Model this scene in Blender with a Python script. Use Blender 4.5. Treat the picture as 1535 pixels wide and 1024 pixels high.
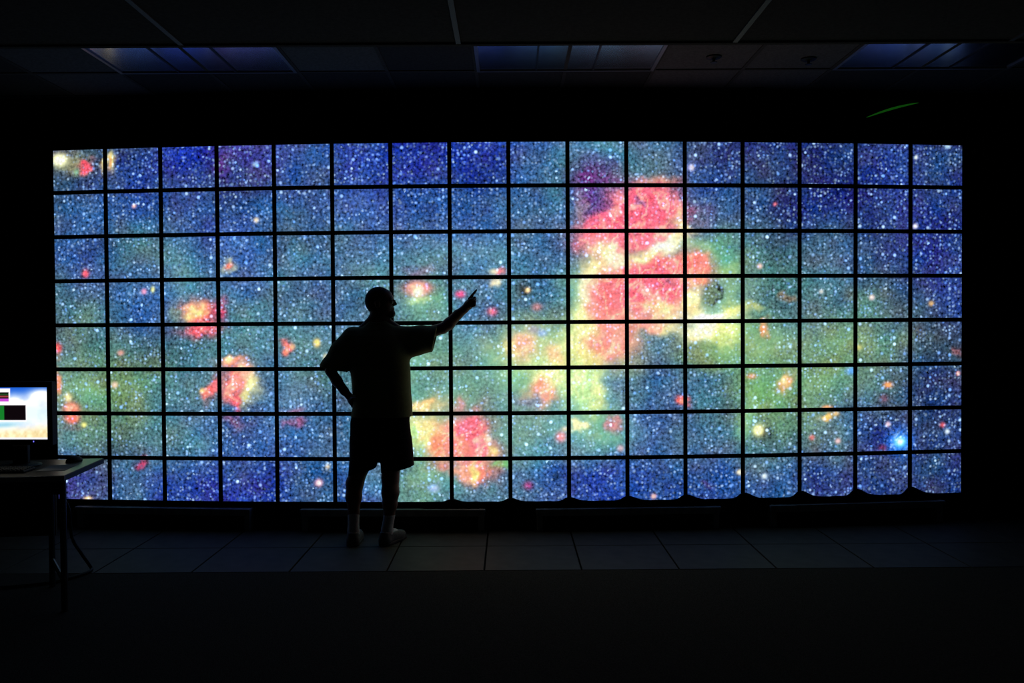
import bpy, bmesh, math, random
import numpy as np
from mathutils import Vector, Matrix

# ------------------------------------------------------------------ clear
for o in list(bpy.data.objects):
    bpy.data.objects.remove(o)
scene = bpy.context.scene
COL = scene.collection

# ------------------------------------------------------------------ camera
F, PIT, ROL, YAW, CAMH = 1334.25, 0.01963, -0.00629, 0.00281, 1.5379
cp, sp, cy_, sy_ = math.cos(PIT), math.sin(PIT), math.cos(YAW), math.sin(YAW)
FWD = Vector((sy_*cp, cy_*cp, -sp))
_r = Vector((cy_, -sy_, 0)); _u = _r.cross(FWD)
RGT = _r*math.cos(ROL) + _u*math.sin(ROL)
UPV = -_r*math.sin(ROL) + _u*math.cos(ROL)
CAM = Vector((0, 0, CAMH))
cd = bpy.data.cameras.new('camera'); cam = bpy.data.objects.new('camera', cd); COL.objects.link(cam)
m = Matrix((RGT, UPV, -FWD)).transposed().to_4x4(); m.translation = CAM
cam.matrix_world = m
cd.sensor_width = 36.0; cd.lens = F*36.0/1535.0; cd.clip_start = 0.05
scene.camera = cam

# ------------------------------------------------------------------ world and exposure (a dark room: the screens are the light)
w = bpy.data.worlds.new('world'); scene.world = w; w.use_nodes = True
w.node_tree.nodes['Background'].inputs[0].default_value = (0, 0, 0, 1)
w.node_tree.nodes['Background'].inputs[1].default_value = 0.0
vs = scene.view_settings
vs.view_transform = 'Standard'; vs.look = 'None'; vs.gamma = 1.0; vs.use_curve_mapping = False
vs.exposure = 0.0

# pixel -> point on the plane y = Y, or on the plane z = Z
def ray(px, py): return FWD + RGT*((px-767.5)/F) + UPV*((512-py)/F)
def at(px, py, Y):
    d = ray(px, py); return CAM + d*(Y/d.y)
def atz(px, py, Z):
    d = ray(px, py); return CAM + d*((Z-CAMH)/d.z)

# ------------------------------------------------------------------ helpers
def tag(o, label=None, cat=None, group=None, kind=None):
    if label: o['label'] = label
    if cat: o['category'] = cat
    if group: o['group'] = group
    if kind: o['kind'] = kind
    return o
def link(o, parent=None):
    COL.objects.link(o)
    if parent is not None: o.parent = parent
    return o
def empty(name, loc=(0, 0, 0), rz=0.0):
    o = bpy.data.objects.new(name, None); o.location = loc; o.rotation_euler.z = rz
    return link(o)
def obj(name, bm, mat, parent=None, smooth=False, bevel=0.0):
    if bevel: bmesh.ops.bevel(bm, geom=list(bm.edges), offset=bevel, segments=1, affect='EDGES')
    bmesh.ops.recalc_face_normals(bm, faces=list(bm.faces))
    me = bpy.data.meshes.new(name); bm.to_mesh(me); bm.free()
    if mat: me.materials.append(mat)
    if smooth:
        for p in me.polygons: p.use_smooth = True
    o = bpy.data.objects.new(name, me)
    return link(o, parent)
def box(bm, x0, x1, y0, y1, z0, z1):
    v = [bm.verts.new((x, y, z)) for z in (z0, z1) for x, y in ((x0, y0), (x1, y0), (x1, y1), (x0, y1))]
    for f in ((0, 3, 2, 1), (4, 5, 6, 7), (0, 1, 5, 4), (1, 2, 6, 5), (2, 3, 7, 6), (3, 0, 4, 7)):
        bm.faces.new([v[i] for i in f])
def B(*a):
    bm = bmesh.new(); box(bm, *a); return bm
def tube(bm, pts, rad, n=8, cap=True):
    pts = [Vector(p) for p in pts]
    if not hasattr(rad, '__len__'): rad = [rad]*len(pts)
    rings = []
    for i, p in enumerate(pts):
        t = (pts[min(i+1, len(pts)-1)] - pts[max(i-1, 0)]).normalized()
        a = Vector((0, 0, 1)) if abs(t.z) < .9 else Vector((1, 0, 0))
        s = t.cross(a).normalized(); b = s.cross(t)
        rings.append([bm.verts.new(p + (s*math.cos(2*math.pi*k/n) + b*math.sin(2*math.pi*k/n))*rad[i]) for k in range(n)])
    for a, b in zip(rings, rings[1:]):
        for k in range(n): bm.faces.new((a[k], a[(k+1) % n], b[(k+1) % n], b[k]))
    if cap: bm.faces.new(rings[0][::-1]); bm.faces.new(rings[-1])
def T(pts, rad, n=8):
    bm = bmesh.new(); tube(bm, pts, rad, n); return bm
def lathe(bm, prof, n=16, c=(0, 0, 0)):
    rings = [[bm.verts.new((c[0]+r*math.cos(2*math.pi*k/n), c[1]+r*math.sin(2*math.pi*k/n), c[2]+z)) for k in range(n)] for r, z in prof]
    for a, b in zip(rings, rings[1:]):
        for k in range(n): bm.faces.new((a[k], a[(k+1) % n], b[(k+1) % n], b[k]))
    bm.faces.new(rings[0][::-1]); bm.faces.new(rings[-1])

# ------------------------------------------------------------------ materials
def mat(name, col, rough=.7, metal=0.0, spec=.3, noise=None, amp=.25, bump=0.0):
    m = bpy.data.materials.new(name); m.use_nodes = True
    nt = m.node_tree; b = nt.nodes['Principled BSDF']
    b.inputs['Base Color'].default_value = (*col, 1); b.inputs['Roughness'].default_value = rough
    b.inputs['Metallic'].default_value = metal; b.inputs['Specular IOR Level'].default_value = spec
    if noise:
        tc = nt.nodes.new('ShaderNodeTexCoord'); n = nt.nodes.new('ShaderNodeTexNoise')
        n.inputs['Scale'].default_value = noise; n.inputs['Detail'].default_value = 5
        nt.links.new(tc.outputs['Object'], n.inputs['Vector'])
        r = nt.nodes.new('ShaderNodeValToRGB')
        r.color_ramp.elements[0].position = .3; r.color_ramp.elements[1].position = .7
        r.color_ramp.elements[0].color = (*[c*(1-amp) for c in col], 1)
        r.color_ramp.elements[1].color = (*[min(1, c*(1+amp)) for c in col], 1)
        nt.links.new(n.outputs['Fac'], r.inputs['Fac']); nt.links.new(r.outputs['Color'], b.inputs['Base Color'])
        if bump:
            bp = nt.nodes.new('ShaderNodeBump'); bp.inputs['Strength'].default_value = bump; bp.inputs['Distance'].default_value = .004
            nt.links.new(n.outputs['Fac'], bp.inputs['Height']); nt.links.new(bp.outputs['Normal'], b.inputs['Normal'])
    return m
def emit(name, col, strength):
    m = bpy.data.materials.new(name); m.use_nodes = True
    nt = m.node_tree; nt.nodes.clear()
    e = nt.nodes.new('ShaderNodeEmission'); o = nt.nodes.new('ShaderNodeOutputMaterial')
    e.inputs[0].default_value = (*col, 1); e.inputs[1].default_value = strength
    nt.links.new(e.outputs[0], o.inputs[0]); return m

M = dict(
    paint=mat('dark_wall_paint', (.012, .012, .013), .9, noise=3, amp=.2),
    pale=mat('pale_bounce_paint', (.5, .5, .48), .9, noise=3, amp=.06),  # unseen wall behind the camera, made pale to bounce light onto the man's back
    tile=mat('floor_tile_laminate', (.054, .051, .045), .6, spec=.10, noise=9, amp=.18),
    subfloor=mat('subfloor', (.006, .006, .006), .9),
    carpet=mat('dark_carpet', (.045, .043, .038), 1.0, spec=.02, noise=220, amp=.5, bump=.6),
    ceil2=mat('newer_ceiling_tile', (.10, .095, .085), .95, spec=.05, noise=60, amp=.2, bump=.3),
    ceil=mat('ceiling_tile', (.045, .044, .040), .95, spec=.05, noise=60, amp=.2, bump=.3),
    soffit=mat('soffit_tile', (.066, .062, .054), .95, spec=.05, noise=60, amp=.2, bump=.3),
    tbar=mat('painted_grid_bar', (.050, .047, .041), .6, noise=8, amp=.1),
    fixmetal=mat('fixture_frame', (.22, .22, .22), .35, metal=.6, noise=10, amp=.1),
    louvre=mat('fixture_louvre', (.72, .72, .74), .22, metal=1.0, noise=10, amp=.08),
    black=mat('black_plastic', (.004, .004, .004), .55, spec=.2, noise=40, amp=.2),
    rack=mat('black_steel', (.006, .006, .006), .5, noise=20, amp=.2),
    basegrey=mat('grey_steel', (.27, .27, .25), .5, spec=.3, noise=14, amp=.3),
    cable=mat('black_cable', (.003, .003, .003), .6, spec=.15, noise=30, amp=.2),
    skin=mat('skin', (.16, .085, .06), .6, noise=30, amp=.12),
    hair=mat('dark_hair', (.008, .006, .005), .8, noise=150, amp=.4, bump=.4),
    shirt=mat('olive_cotton', (.19, .19, .10), .95, spec=.05, noise=35, amp=.12, bump=.2),
    shorts=mat('dark_twill', (.01, .01, .012), .95, spec=.05, noise=60, amp=.2, bump=.2),
    sock=mat('white_sock', (.52, .52, .52), .95, spec=.05, noise=120, amp=.15, bump=.4),
    shoe=mat('worn_grey_shoe', (.10, .10, .10), .7, noise=40, amp=.3),
    sole=mat('rubber_sole', (.05, .05, .05), .8, noise=40, amp=.2),
    eye=mat('eye_white', (.5, .5, .5), .3, noise=20, amp=.05),
    glass=mat('spectacle_lens', (.02, .02, .02), .1, noise=5, amp=.1),
    desk=mat('desk_laminate', (.085, .072, .050), .28, spec=.4, noise=18, amp=.25),
    deskedge=mat('pale_edge_band', (.34, .33, .30), .5, noise=14, amp=.15),
    leg=mat('dark_grey_tube', (.03, .03, .032), .4, metal=.5, noise=20, amp=.2),
    key=mat('black_keys', (.015, .015, .015), .6, noise=30, amp=.2),
    paper=mat('paper', (.35, .33, .28), .9, noise=12, amp=.08),
    panel=mat('brown_fibreboard', (.035, .026, .012), .8, noise=6, amp=.3),
    led=emit('blue_led', (.12, .12, .9), 1.6),
    green=emit('green_glow', (.010, .12, .008), .36),
)

# ------------------------------------------------------------------ room shell
CEIL, SOFF, SOFF_Y = 3.275, 2.773, 3.98
XL, XR, YB, YF = -5.2, 5.2, 8.0, -2.6
def struct(name, bm, m): return tag(obj(name, bm, m), kind='structure')
struct('wall_left', B(XL-.15, XL, YF, YB, 0, CEIL+.1), M['paint'])
struct('wall_right', B(XR, XR+.15, YF, YB, 0, CEIL+.1), M['paint'])
struct('wall_back', B(XL-.15, XR+.15, YB, YB+.15, 0, CEIL+.1), M['paint'])
struct('wall_front', B(XL-.15, XR+.15, YF-.15, YF, 0, CEIL+.1), M['pale'])

# floor: raised access tiles by the wall, carpet in front of them
CAR_Y, X0, TS = 5.53, -.167, .61
fl = struct('floor', B(XL, XR, YF, YB, -.12, -.03), M['subfloor'])
obj('carpet', B(XL, XR, YF, CAR_Y, -.03, -.002), M['carpet'], fl)
tme = None
for j in range(4):
    for i in range(-8, 9):
        xa = X0 + i*TS
        if xa > XR-.05 or xa+TS < XL+.05: continue
        if tme is None:
            o = obj('tile', B(.0055, TS-.0055, .004, TS-.004, -.03, 0), M['tile'], fl, bevel=.0015); tme = o.data
        else:
            o = link(bpy.data.objects.new('tile', tme), fl)
        o.location = (xa, CAR_Y+j*TS, 0)

# ceiling over the display wall, its tiles, bars and light fittings
CX0 = -.217
ce = struct('ceiling', B(XL, XR, SOFF_Y-.3, YB, CEIL+.03, CEIL+.1), M['paint'])
CY = 5.54
fixcols = {-4, -3, 0, 1, 4, 5}
tme = None
for j in range(-2, 5):
    for i in range(-8, 9):
        xa, ya = CX0+i*.61, CY+j*.61
        if xa < XL+.02 or xa+.61 > XR-.02 or ya+.61 > YB: continue
        if j == 0 and i in fixcols: continue
        if tme is None:
            o = obj('ceiling_tile', B(.01, .60, .01, .60, .006, .022), M['ceil'], ce); tme = o.data
        else:
            o = link(bpy.data.objects.new('ceiling_tile', tme), ce)
        if (j, i) in ((0, -2), (0, 2), (0, 3), (1, 2), (1, 3), (0, -5), (1, -5)):
            o.material_slots[0].link = 'OBJECT'; o.material_slots[0].material = M['ceil2']
        o.location = (xa, ya, CEIL)
for i in range(-8, 10):
    xa = CX0+i*.61
    if XL+.02 < xa < XR-.02: obj('grid_bar', B(xa-.012, xa+.012, SOFF_Y, YB, CEIL, CEIL+.008), M['soffit'], ce)
for j in range(-2, 5):
    obj('grid_bar', B(XL, XR, CY+j*.61-.012, CY+j*.61+.012, CEIL-.001, CEIL+.007), M['soffit'], ce)

# lower ceiling nearer the camera
so = tag(obj('ceiling_soffit', B(XL, XR, YF, SOFF_Y, SOFF+.03, SOFF+.08), M['paint']), kind='structure')
obj('fascia', B(XL, XR, SOFF_Y-.02, SOFF_Y, SOFF, CEIL+.03), M['soffit'], so)
tme = None
for j in range(1, 11):
    for i in range(-5, 5):
        xa, ya = CX0+i*1.22, SOFF_Y-.02-j*.61
        if xa < XL or xa+1.22 > XR: continue
        if tme is None:
            o = obj('ceiling_tile', B(.012, 1.208, .012, .598, .006, .022), M['soffit'], so); tme = o.data
        else:
            o = link(bpy.data.objects.new('ceiling_tile', tme), so)
        o.location = (xa, ya, SOFF)
for i in range(-4, 5):
    xa = CX0+i*1.22
    obj('grid_bar', B(xa-.011, xa+.011, YF, SOFF_Y-.02, SOFF, SOFF+.008), M['tbar'], so)
for j in range(0, 11):
    ya = SOFF_Y-.02-j*.61
    obj('grid_bar', B(XL, XR, ya-.010, ya+.010, SOFF-.001, SOFF+.007), M['soffit'], so)

# ------------------------------------------------------------------ the picture on the wall
def srgb2lin(c):
    c = np.clip(c, 0, 1); return np.where(c <= .04045, c/12.92, ((c+.055)/1.055)**2.4)
def vnoise(x, y, seed):
    xi = np.floor(x).astype(np.int64); yi = np.floor(y).astype(np.int64)
    fx = x-xi; fy = y-yi; fx = fx*fx*(3-2*fx); fy = fy*fy*(3-2*fy)
    def h(a, b):
        n = (a*374761393 + b*668265263 + seed*982451653) & 0xffffffff
        n = ((n ^ (n >> 13))*1274126177) & 0xffffffff
        return ((n ^ (n >> 16)) & 0xffff)/65535.0
    return (h(xi, yi)*(1-fx)+h(xi+1, yi)*fx)*(1-fy) + (h(xi, yi+1)*(1-fx)+h(xi+1, yi+1)*fx)*fy
def fbm(x, y, s, seed, o=4):
    t = 0; a = .5
    for k in range(o): t = t + a*vnoise(x/s, y/s, seed+k); s *= .5; a *= .5
    return t/(1-.5**o)

PAL = dict(B=(27, 43, 136), b=(41, 75, 132), p=(52, 54, 122), t=(67, 107, 130), T=(102, 150, 140), g=(100, 136, 102), G=(140, 180, 118),
           n=(56, 72, 92), k=(32, 48, 104), d=(72, 104, 104), y=(174, 192, 128))
ROWS = ['nkBpbBBBbttkkkkk',
        'bbbbbbbbtbtbkkkk',
        'bttbttttttgTdtkk',
        'dbttttTttGTTdddk',
        'dddtTtTTyytGgggn',
        'ggtttdTTTGbtggdk',
        'ddtbbtTTTTbtgdkk',
        'ptBBbbTtbBbbbkkk']
GX = [79, 158.8, 242.2, 326.3, 411.9, 498.6, 586.3, 675, 763.5, 851.8, 939.8, 1027, 1113.4, 1198.8, 1282.6, 1365.7, 1445]
RED, PNK, ORA, SAL = (250, 78, 104), (238, 104, 118), (246, 140, 96), (242, 158, 126)
YEL, WHY, GRN, PUR = (240, 222, 140), (255, 250, 218), (120, 178, 122), (100, 44, 118)
# x, y, rx, ry, tilt, colour, strength
BL = [
 # the big cloud
 (892, 268, 34, 16, 0, PUR, .85), (878, 292, 22, 24, 0, PUR, .75), (905, 300, 26, 22, 0, (62, 50, 140), .5), (898, 243, 26, 14, 0, (80, 50, 110), .6), (868, 305, 7, 30, 0, (180, 160, 150), .5),
 (985, 268, 38, 9, 0, (186, 138, 118), .8), (1000, 300, 26, 26, 0, (214, 88, 108), .85), (960, 303, 46, 28, 0, RED, 1.15), (968, 328, 60, 22, 0, RED, 1.3), (912, 332, 40, 18, -18, RED, 1.0), (893, 340, 20, 10, 0, RED, .6), (955, 302, 10, 6, 30, (90, 80, 130), .6),
 (1017, 335, 9, 26, 0, (226, 190, 140), .7), (1036, 343, 12, 6, 0, (240, 220, 150), .8),
 (905, 360, 42, 18, 0, (248, 100, 114), 1.2), (908, 392, 36, 22, 0, (246, 205, 140), 1.0), (925, 385, 14, 18, 0, WHY, .7), (890, 402, 14, 18, 0, (244, 232, 160), .8), (930, 412, 25, 6, 0, (240, 110, 95), .8),
 (972, 357, 48, 14, 0, (250, 94, 110), 1.25), (1003, 372, 24, 14, -20, WHY, 1.0), (965, 386, 26, 11, -15, (250, 226, 150), 1.0), (950, 398, 14, 10, 0, (250, 200, 130), .7), (988, 404, 54, 14, 0, (250, 98, 104), 1.3), (1020, 350, 12, 22, 0, (226, 214, 140), .6),
 (1075, 385, 34, 30, 0, (92, 158, 118), .8), (1050, 375, 26, 14, 30, (150, 190, 120), .6), (1045, 400, 23, 18, 20, (248, 108, 98), 1.15), (1090, 408, 14, 10, 0, (170, 195, 100), .6),
 (862, 445, 12, 34, 0, (130, 168, 130), .8), (886, 436, 20, 26, 0, (244, 242, 195), 1.0), (878, 472, 20, 20, 0, (228, 224, 150), .95), (917, 442, 30, 38, 0, (247, 106, 108), 1.25), (912, 470, 22, 14, 0, (240, 110, 105), .9),
 (975, 440, 50, 38, 0, (246, 84, 104), 1.35), (1005, 468, 22, 14, 0, (246, 190, 126), .9), (983, 468, 14, 10, 0, (240, 205, 130), .7), (1000, 428, 10, 5, 0, (150, 90, 120), .6),
 (1045, 423, 20, 12, 0, (245, 126, 96), 1.0), (1095, 440, 16, 36, 0, (112, 158, 108), .6), (1042, 452, 18, 18, 0, (248, 220, 150), .95), (1063, 474, 36, 9, 0, WHY, 1.1), (1068, 441, 12, 14, 10, (96, 122, 92), .9), (1078, 436, 2.2, 9, -8, (20, 26, 24), .9), (1073, 452, 2.2, 6, 35, (36, 40, 34), .8), (1100, 466, 15, 12, 0, (226, 222, 120), .8),
 (808, 520, 46, 36, 0, (172, 204, 140), .7), (783, 514, 22, 22, 0, (242, 164, 132), .95), (834, 534, 17, 17, 0, (240, 164, 124), .95), (760, 520, 14, 14, 0, (230, 200, 120), .6), (813, 499, 8, 6, 0, (130, 160, 225), .8), (800, 494, 8, 6, 0, (180, 160, 190), .6),
 (872, 515, 22, 36, 0, (222, 226, 138), 1.0), (915, 506, 30, 36, 0, (248, 128, 116), 1.25), (884, 534, 22, 14, 0, (240, 205, 120), .7), (925, 500, 8, 10, 0, (170, 170, 140), .5),
 (965, 488, 34, 12, 0, (240, 136, 122), 1.0), (952, 515, 18, 20, 0, (200, 130, 112), .8), (1003, 494, 16, 12, 0, (222, 208, 136), .8), (990, 525, 36, 18, 0, (98, 122, 130), .6),
 (1060, 495, 34, 16, 0, WHY, 1.1), (1040, 505, 16, 12, 0, (245, 215, 150), .7), (1088, 506, 26, 20, 0, (222, 226, 124), .95), (1075, 538, 44, 18, 0, (116, 160, 100), .8), (1045, 535, 18, 14, 0, (120, 130, 90), .6),
 (1140, 515, 40, 34, 0, (128, 164, 106), .6), (1150, 492, 7, 10, 0, (236, 140, 84), 1.0), (1128, 462, 16, 10, 0, (190, 190, 105), .7), (1175, 445, 12, 7, 0, (172, 108, 66), .7),
 (830, 568, 34, 28, 0, (204, 218, 140), .9), (815, 588, 21, 20, 0, (246, 148, 116), 1.15), (790, 600, 20, 10, 0, (110, 110, 150), .5), (873, 578, 24, 34, 0, (186, 218, 140), 1.0), (893, 590, 10, 32, 0, (225, 225, 130), .8), (915, 575, 20, 30, 0, (70, 100, 140), .6),
 (1145, 590, 42, 32, 0, (108, 164, 92), .75), (1178, 575, 9, 14, 25, (248, 164, 100), 1.0), (1176, 572, 5, 7, 0, (252, 225, 160), .7), (1127, 564, 7, 4, 0, (236, 140, 90), .8),
 (905, 648, 26, 30, 0, (106, 164, 124), .6), (871, 636, 9, 8, 0, (244, 228, 156), 1.0), (916, 632, 8, 10, 0, (228, 88, 108), .9), (841, 655, 8, 8, 0, (244, 126, 134), .9), (848, 643, 6, 4, 0, (250, 220, 180), .8), (930, 672, 5, 5, 0, (250, 180, 190), .7),
 (1120, 632, 15, 24, 0, (134, 194, 124), .7), (1150, 655, 14, 12, 0, (40, 62, 60), .6), (1137, 645, 8, 8, .001, (248, 238, 152), 1.2),
 (1240, 612, 8, 4, 0, (252, 152, 100), 1.1), (1240, 622, 9, 6, 0, (248, 184, 90), 1.1), (1253, 620, 5, 4, 0, (246, 190, 110), .8), (1026, 606, 10, 6, 0, (242, 84, 76), 1.0),
 (1349, 662, 22, 20, .001, (30, 110, 235), .9), (1349, 662, 9, 8, .001, (110, 205, 255), 1.0), (1349, 662, 4, 4, 0, (225, 250, 255), 1.1),
 # lower cloud by the pointing man's knees
 (640, 605, 26, 9, 0, (236, 176, 112), .9), (642, 650, 38, 32, 0, (247, 208, 134), 1.1), (662, 664, 16, 24, 0, (246, 126, 92), 1.0), (624, 655, 12, 32, 0, (156, 196, 124), .8), (655, 697, 16, 9, 0, (230, 98, 100), .9), (635, 705, 26, 18, 0, (110, 164, 124), .7),
 (685, 640, 16, 14, 0, (242, 160, 130), .9), (708, 655, 30, 35, 0, (247, 88, 106), 1.3), (690, 670, 14, 14, 0, (244, 124, 104), .9), (735, 672, 6, 12, 0, (225, 200, 110), .7), (716, 703, 26, 20, 0, (246, 110, 92), 1.0), (690, 705, 14, 12, 0, (240, 150, 120), .8), (708, 704, 9, 15, 0, (252, 212, 120), 1.0), (750, 695, 10, 8, 0, (100, 190, 90), .7),
 (687, 605, 7, 12, 0, (226, 128, 138), .7),
 # small clouds on the desk half
 (302, 468, 26, 18, 0, (242, 82, 78), 1.15), (300, 463, 15, 12, 0, (252, 196, 120), .95), (282, 476, 7, 6, 0, (252, 180, 110), .9), (300, 495, 27, 9, 0, (230, 72, 86), .9), (331, 470, 9, 15, 0, (196, 54, 86), .9), (270, 470, 14, 12, 0, (110, 170, 130), .5),
 (348, 542, 24, 8, 0, (242, 136, 104), 1.0), (343, 539, 9, 4, 0, (252, 220, 140), .9), (352, 574, 24, 22, -20, (242, 112, 106), 1.1), (380, 580, 14, 19, 0, (230, 220, 148), .95), (360, 603, 10, 15, 0, (238, 78, 88), 1.0), (374, 600, 7, 12, 0, (225, 215, 130), .8), (372, 562, 14, 12, 0, (240, 160, 130), .7),
 (312, 590, 8, 15, 0, (238, 80, 78), 1.0), (321, 572, 7, 12, 20, (242, 96, 104), .9), (303, 586, 4, 4, 0, (250, 200, 120), .9), (353, 632, 17, 8, 0, (170, 84, 100), .7), (441, 634, 14, 7, 0, (182, 70, 104), .7), (440, 616, 14, 5, 0, (150, 90, 130), .6),
 (437, 520, 9, 8, 0, (244, 84, 78), 1.1), (428, 529, 5, 5, 0, (246, 110, 90), 1.0), (438, 520, 4, 4, 0, (252, 180, 130), .9), (475, 514, 5, 6, 0, (252, 206, 110), 1.1), (488, 535, 4, 5, 0, (250, 230, 190), .8),
 (645, 443, 24, 22, 0, (108, 172, 130), .75), (627, 432, 19, 10, .001, (242, 100, 104), 1.1), (627, 437, 11, 9, .001, (255, 216, 186), 1.0), (630, 452, 12, 6, 0, (196, 218, 140), .8), (628, 404, 22, 10, 0, (150, 110, 140), .6),
 (690, 441, 7, 5, 0, (244, 70, 126), 1.0), (738, 467, 7, 6, 0, (238, 96, 130), .9), (742, 424, 12, 8, 0, (244, 220, 180), .9), (752, 408, 10, 5, 0, (232, 96, 112), .9), (740, 407, 6, 4, 0, (252, 236, 190), .8),
 (343, 399, 9, 6, -30, (226, 214, 150), .7), (343, 399, 6, 4, -30, (238, 104, 86), 1.0), (790, 433, 8, 9, 0, (28, 34, 36), .8), (791, 435, 4, 4, 0, (252, 190, 130), 1.1), (805, 460, 8, 6, 0, (212, 112, 116), .7),
 (104, 245, 30, 15, 0, (150, 150, 104), .7), (89, 240, 12, 9, .001, (255, 250, 190), 1.2), (126, 250, 11, 6, 0, (236, 64, 86), 1.0), (115, 258, 4, 5, 0, (110, 190, 150), .7), (154, 245, 4, 14, 0, (250, 220, 130), .9), (150, 242, 3, 5, 0, (40, 20, 10), .7), (167, 243, 8, 14, 0, (240, 226, 136), 1.0), (165, 246, 3, 9, 0, (240, 130, 70), .7), (172, 240, 2, 4, 0, (90, 50, 30), .7),
 (80, 338, 3, 12, 0, (224, 210, 120), .9), (128, 410, 5, 6, 0, (236, 66, 86), 1.0), (86, 522, 6, 7, 0, (240, 62, 74), 1.1), (86, 543, 5, 14, 0, (206, 140, 110), .6), (85, 575, 6, 18, 0, (244, 124, 90), .9), (102, 596, 6, 7, 0, (238, 210, 140), .8), (107, 613, 11, 9, .001, (243, 84, 74), 1.1), (108, 627, 10, 8, .001, (243, 94, 78), 1.1), (126, 637, 4, 4, 0, (240, 226, 120), .9), (110, 642, 10, 5, 0, (140, 80, 80), .5),
 (216, 437, 4, 4, 0, (252, 150, 190), 1.0), (229, 434, 3, 5, 0, (234, 226, 130), .9), (132, 747, 6, 3, 0, (255, 205, 140), 1.0), (478, 724, 6, 6, 0, (250, 170, 190), 1.0), (478, 724, 3, 3, 0, (255, 240, 235), 1.0), (491, 700, 4, 5, 0, (220, 190, 160), .9), (490, 706, 4, 4, 0, (40, 36, 36), .6), (210, 696, 9, 5, 0, (182, 44, 76), .8), (181, 529, 5, 4, 0, (226, 130, 120), .8), (172, 577, 5, 5, 0, (244, 190, 170), .8), (335, 255, 12, 14, 0, (90, 30, 120), .6),
 (201, 309, 3, 3, 0, (250, 160, 170), 1.0), (384, 330, 4, 4, 0, (246, 214, 180), 1.0), (383, 246, 5, 4, 0, (120, 175, 255), .8), (1036, 251, 5, 5, 0, (215, 200, 255), .9), (1331, 577, 7, 5, 0, (244, 140, 80), 1.0), (1440, 525, 6, 9, 0, (172, 78, 78), .6), (1325, 597, 6, 6, 0, (120, 70, 90), .7), (1162, 306, 3, 3, 0, (240, 100, 120), .9), (1139, 399, 4, 4, 0, (250, 190, 180), .9), (1307, 446, 4, 4, 0, (250, 215, 235), 1.0), (1396, 455, 4, 4, 0, (240, 180, 110), .9), (1231, 437, 3, 3, 0, (225, 225, 255), .9), (1413, 637, 4, 4, 0, (230, 80, 90), .9), (1420, 647, 4, 4, 0, (230, 240, 255), .9), (1331, 636, 4, 4, 0, (250, 200, 210), .9), (1323, 671, 6, 5, 0, (120, 40, 70), .7), (1256, 661, 4, 4, 0, (250, 190, 190), .9), (1217, 656, 4, 4, 0, (240, 110, 110), .8), (1436, 560, 3, 3, 0, (250, 140, 150), 1.0), (1110, 708, 6, 4, 0, (250, 225, 180), 1.0), (1146, 714, 4, 4, 0, (225, 240, 255), 1.0), (1066, 722, 10, 6, 0, (80, 50, 110), .6), (980, 744, 4, 4, 0, (250, 170, 170), 1.0), (792, 728, 7, 6, 0, (150, 50, 110), .8), (835, 714, 6, 6, 0, (30, 50, 70), .6), (650, 732, 8, 6, 0, (130, 160, 250), .8), (733, 658, 4, 4, 0, (250, 225, 235), .6), (1287, 521, 5, 4, 0, (220, 210, 120), .8), (1276, 556, 8, 6, 0, (80, 150, 250), .8), (1372, 339, 4, 4, 0, (240, 225, 235), 1.0), (1373, 236, 3, 3, 0, (215, 235, 255), 1.0), (1420, 220, 5, 3, 0, (170, 210, 255), .9),
]
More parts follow.
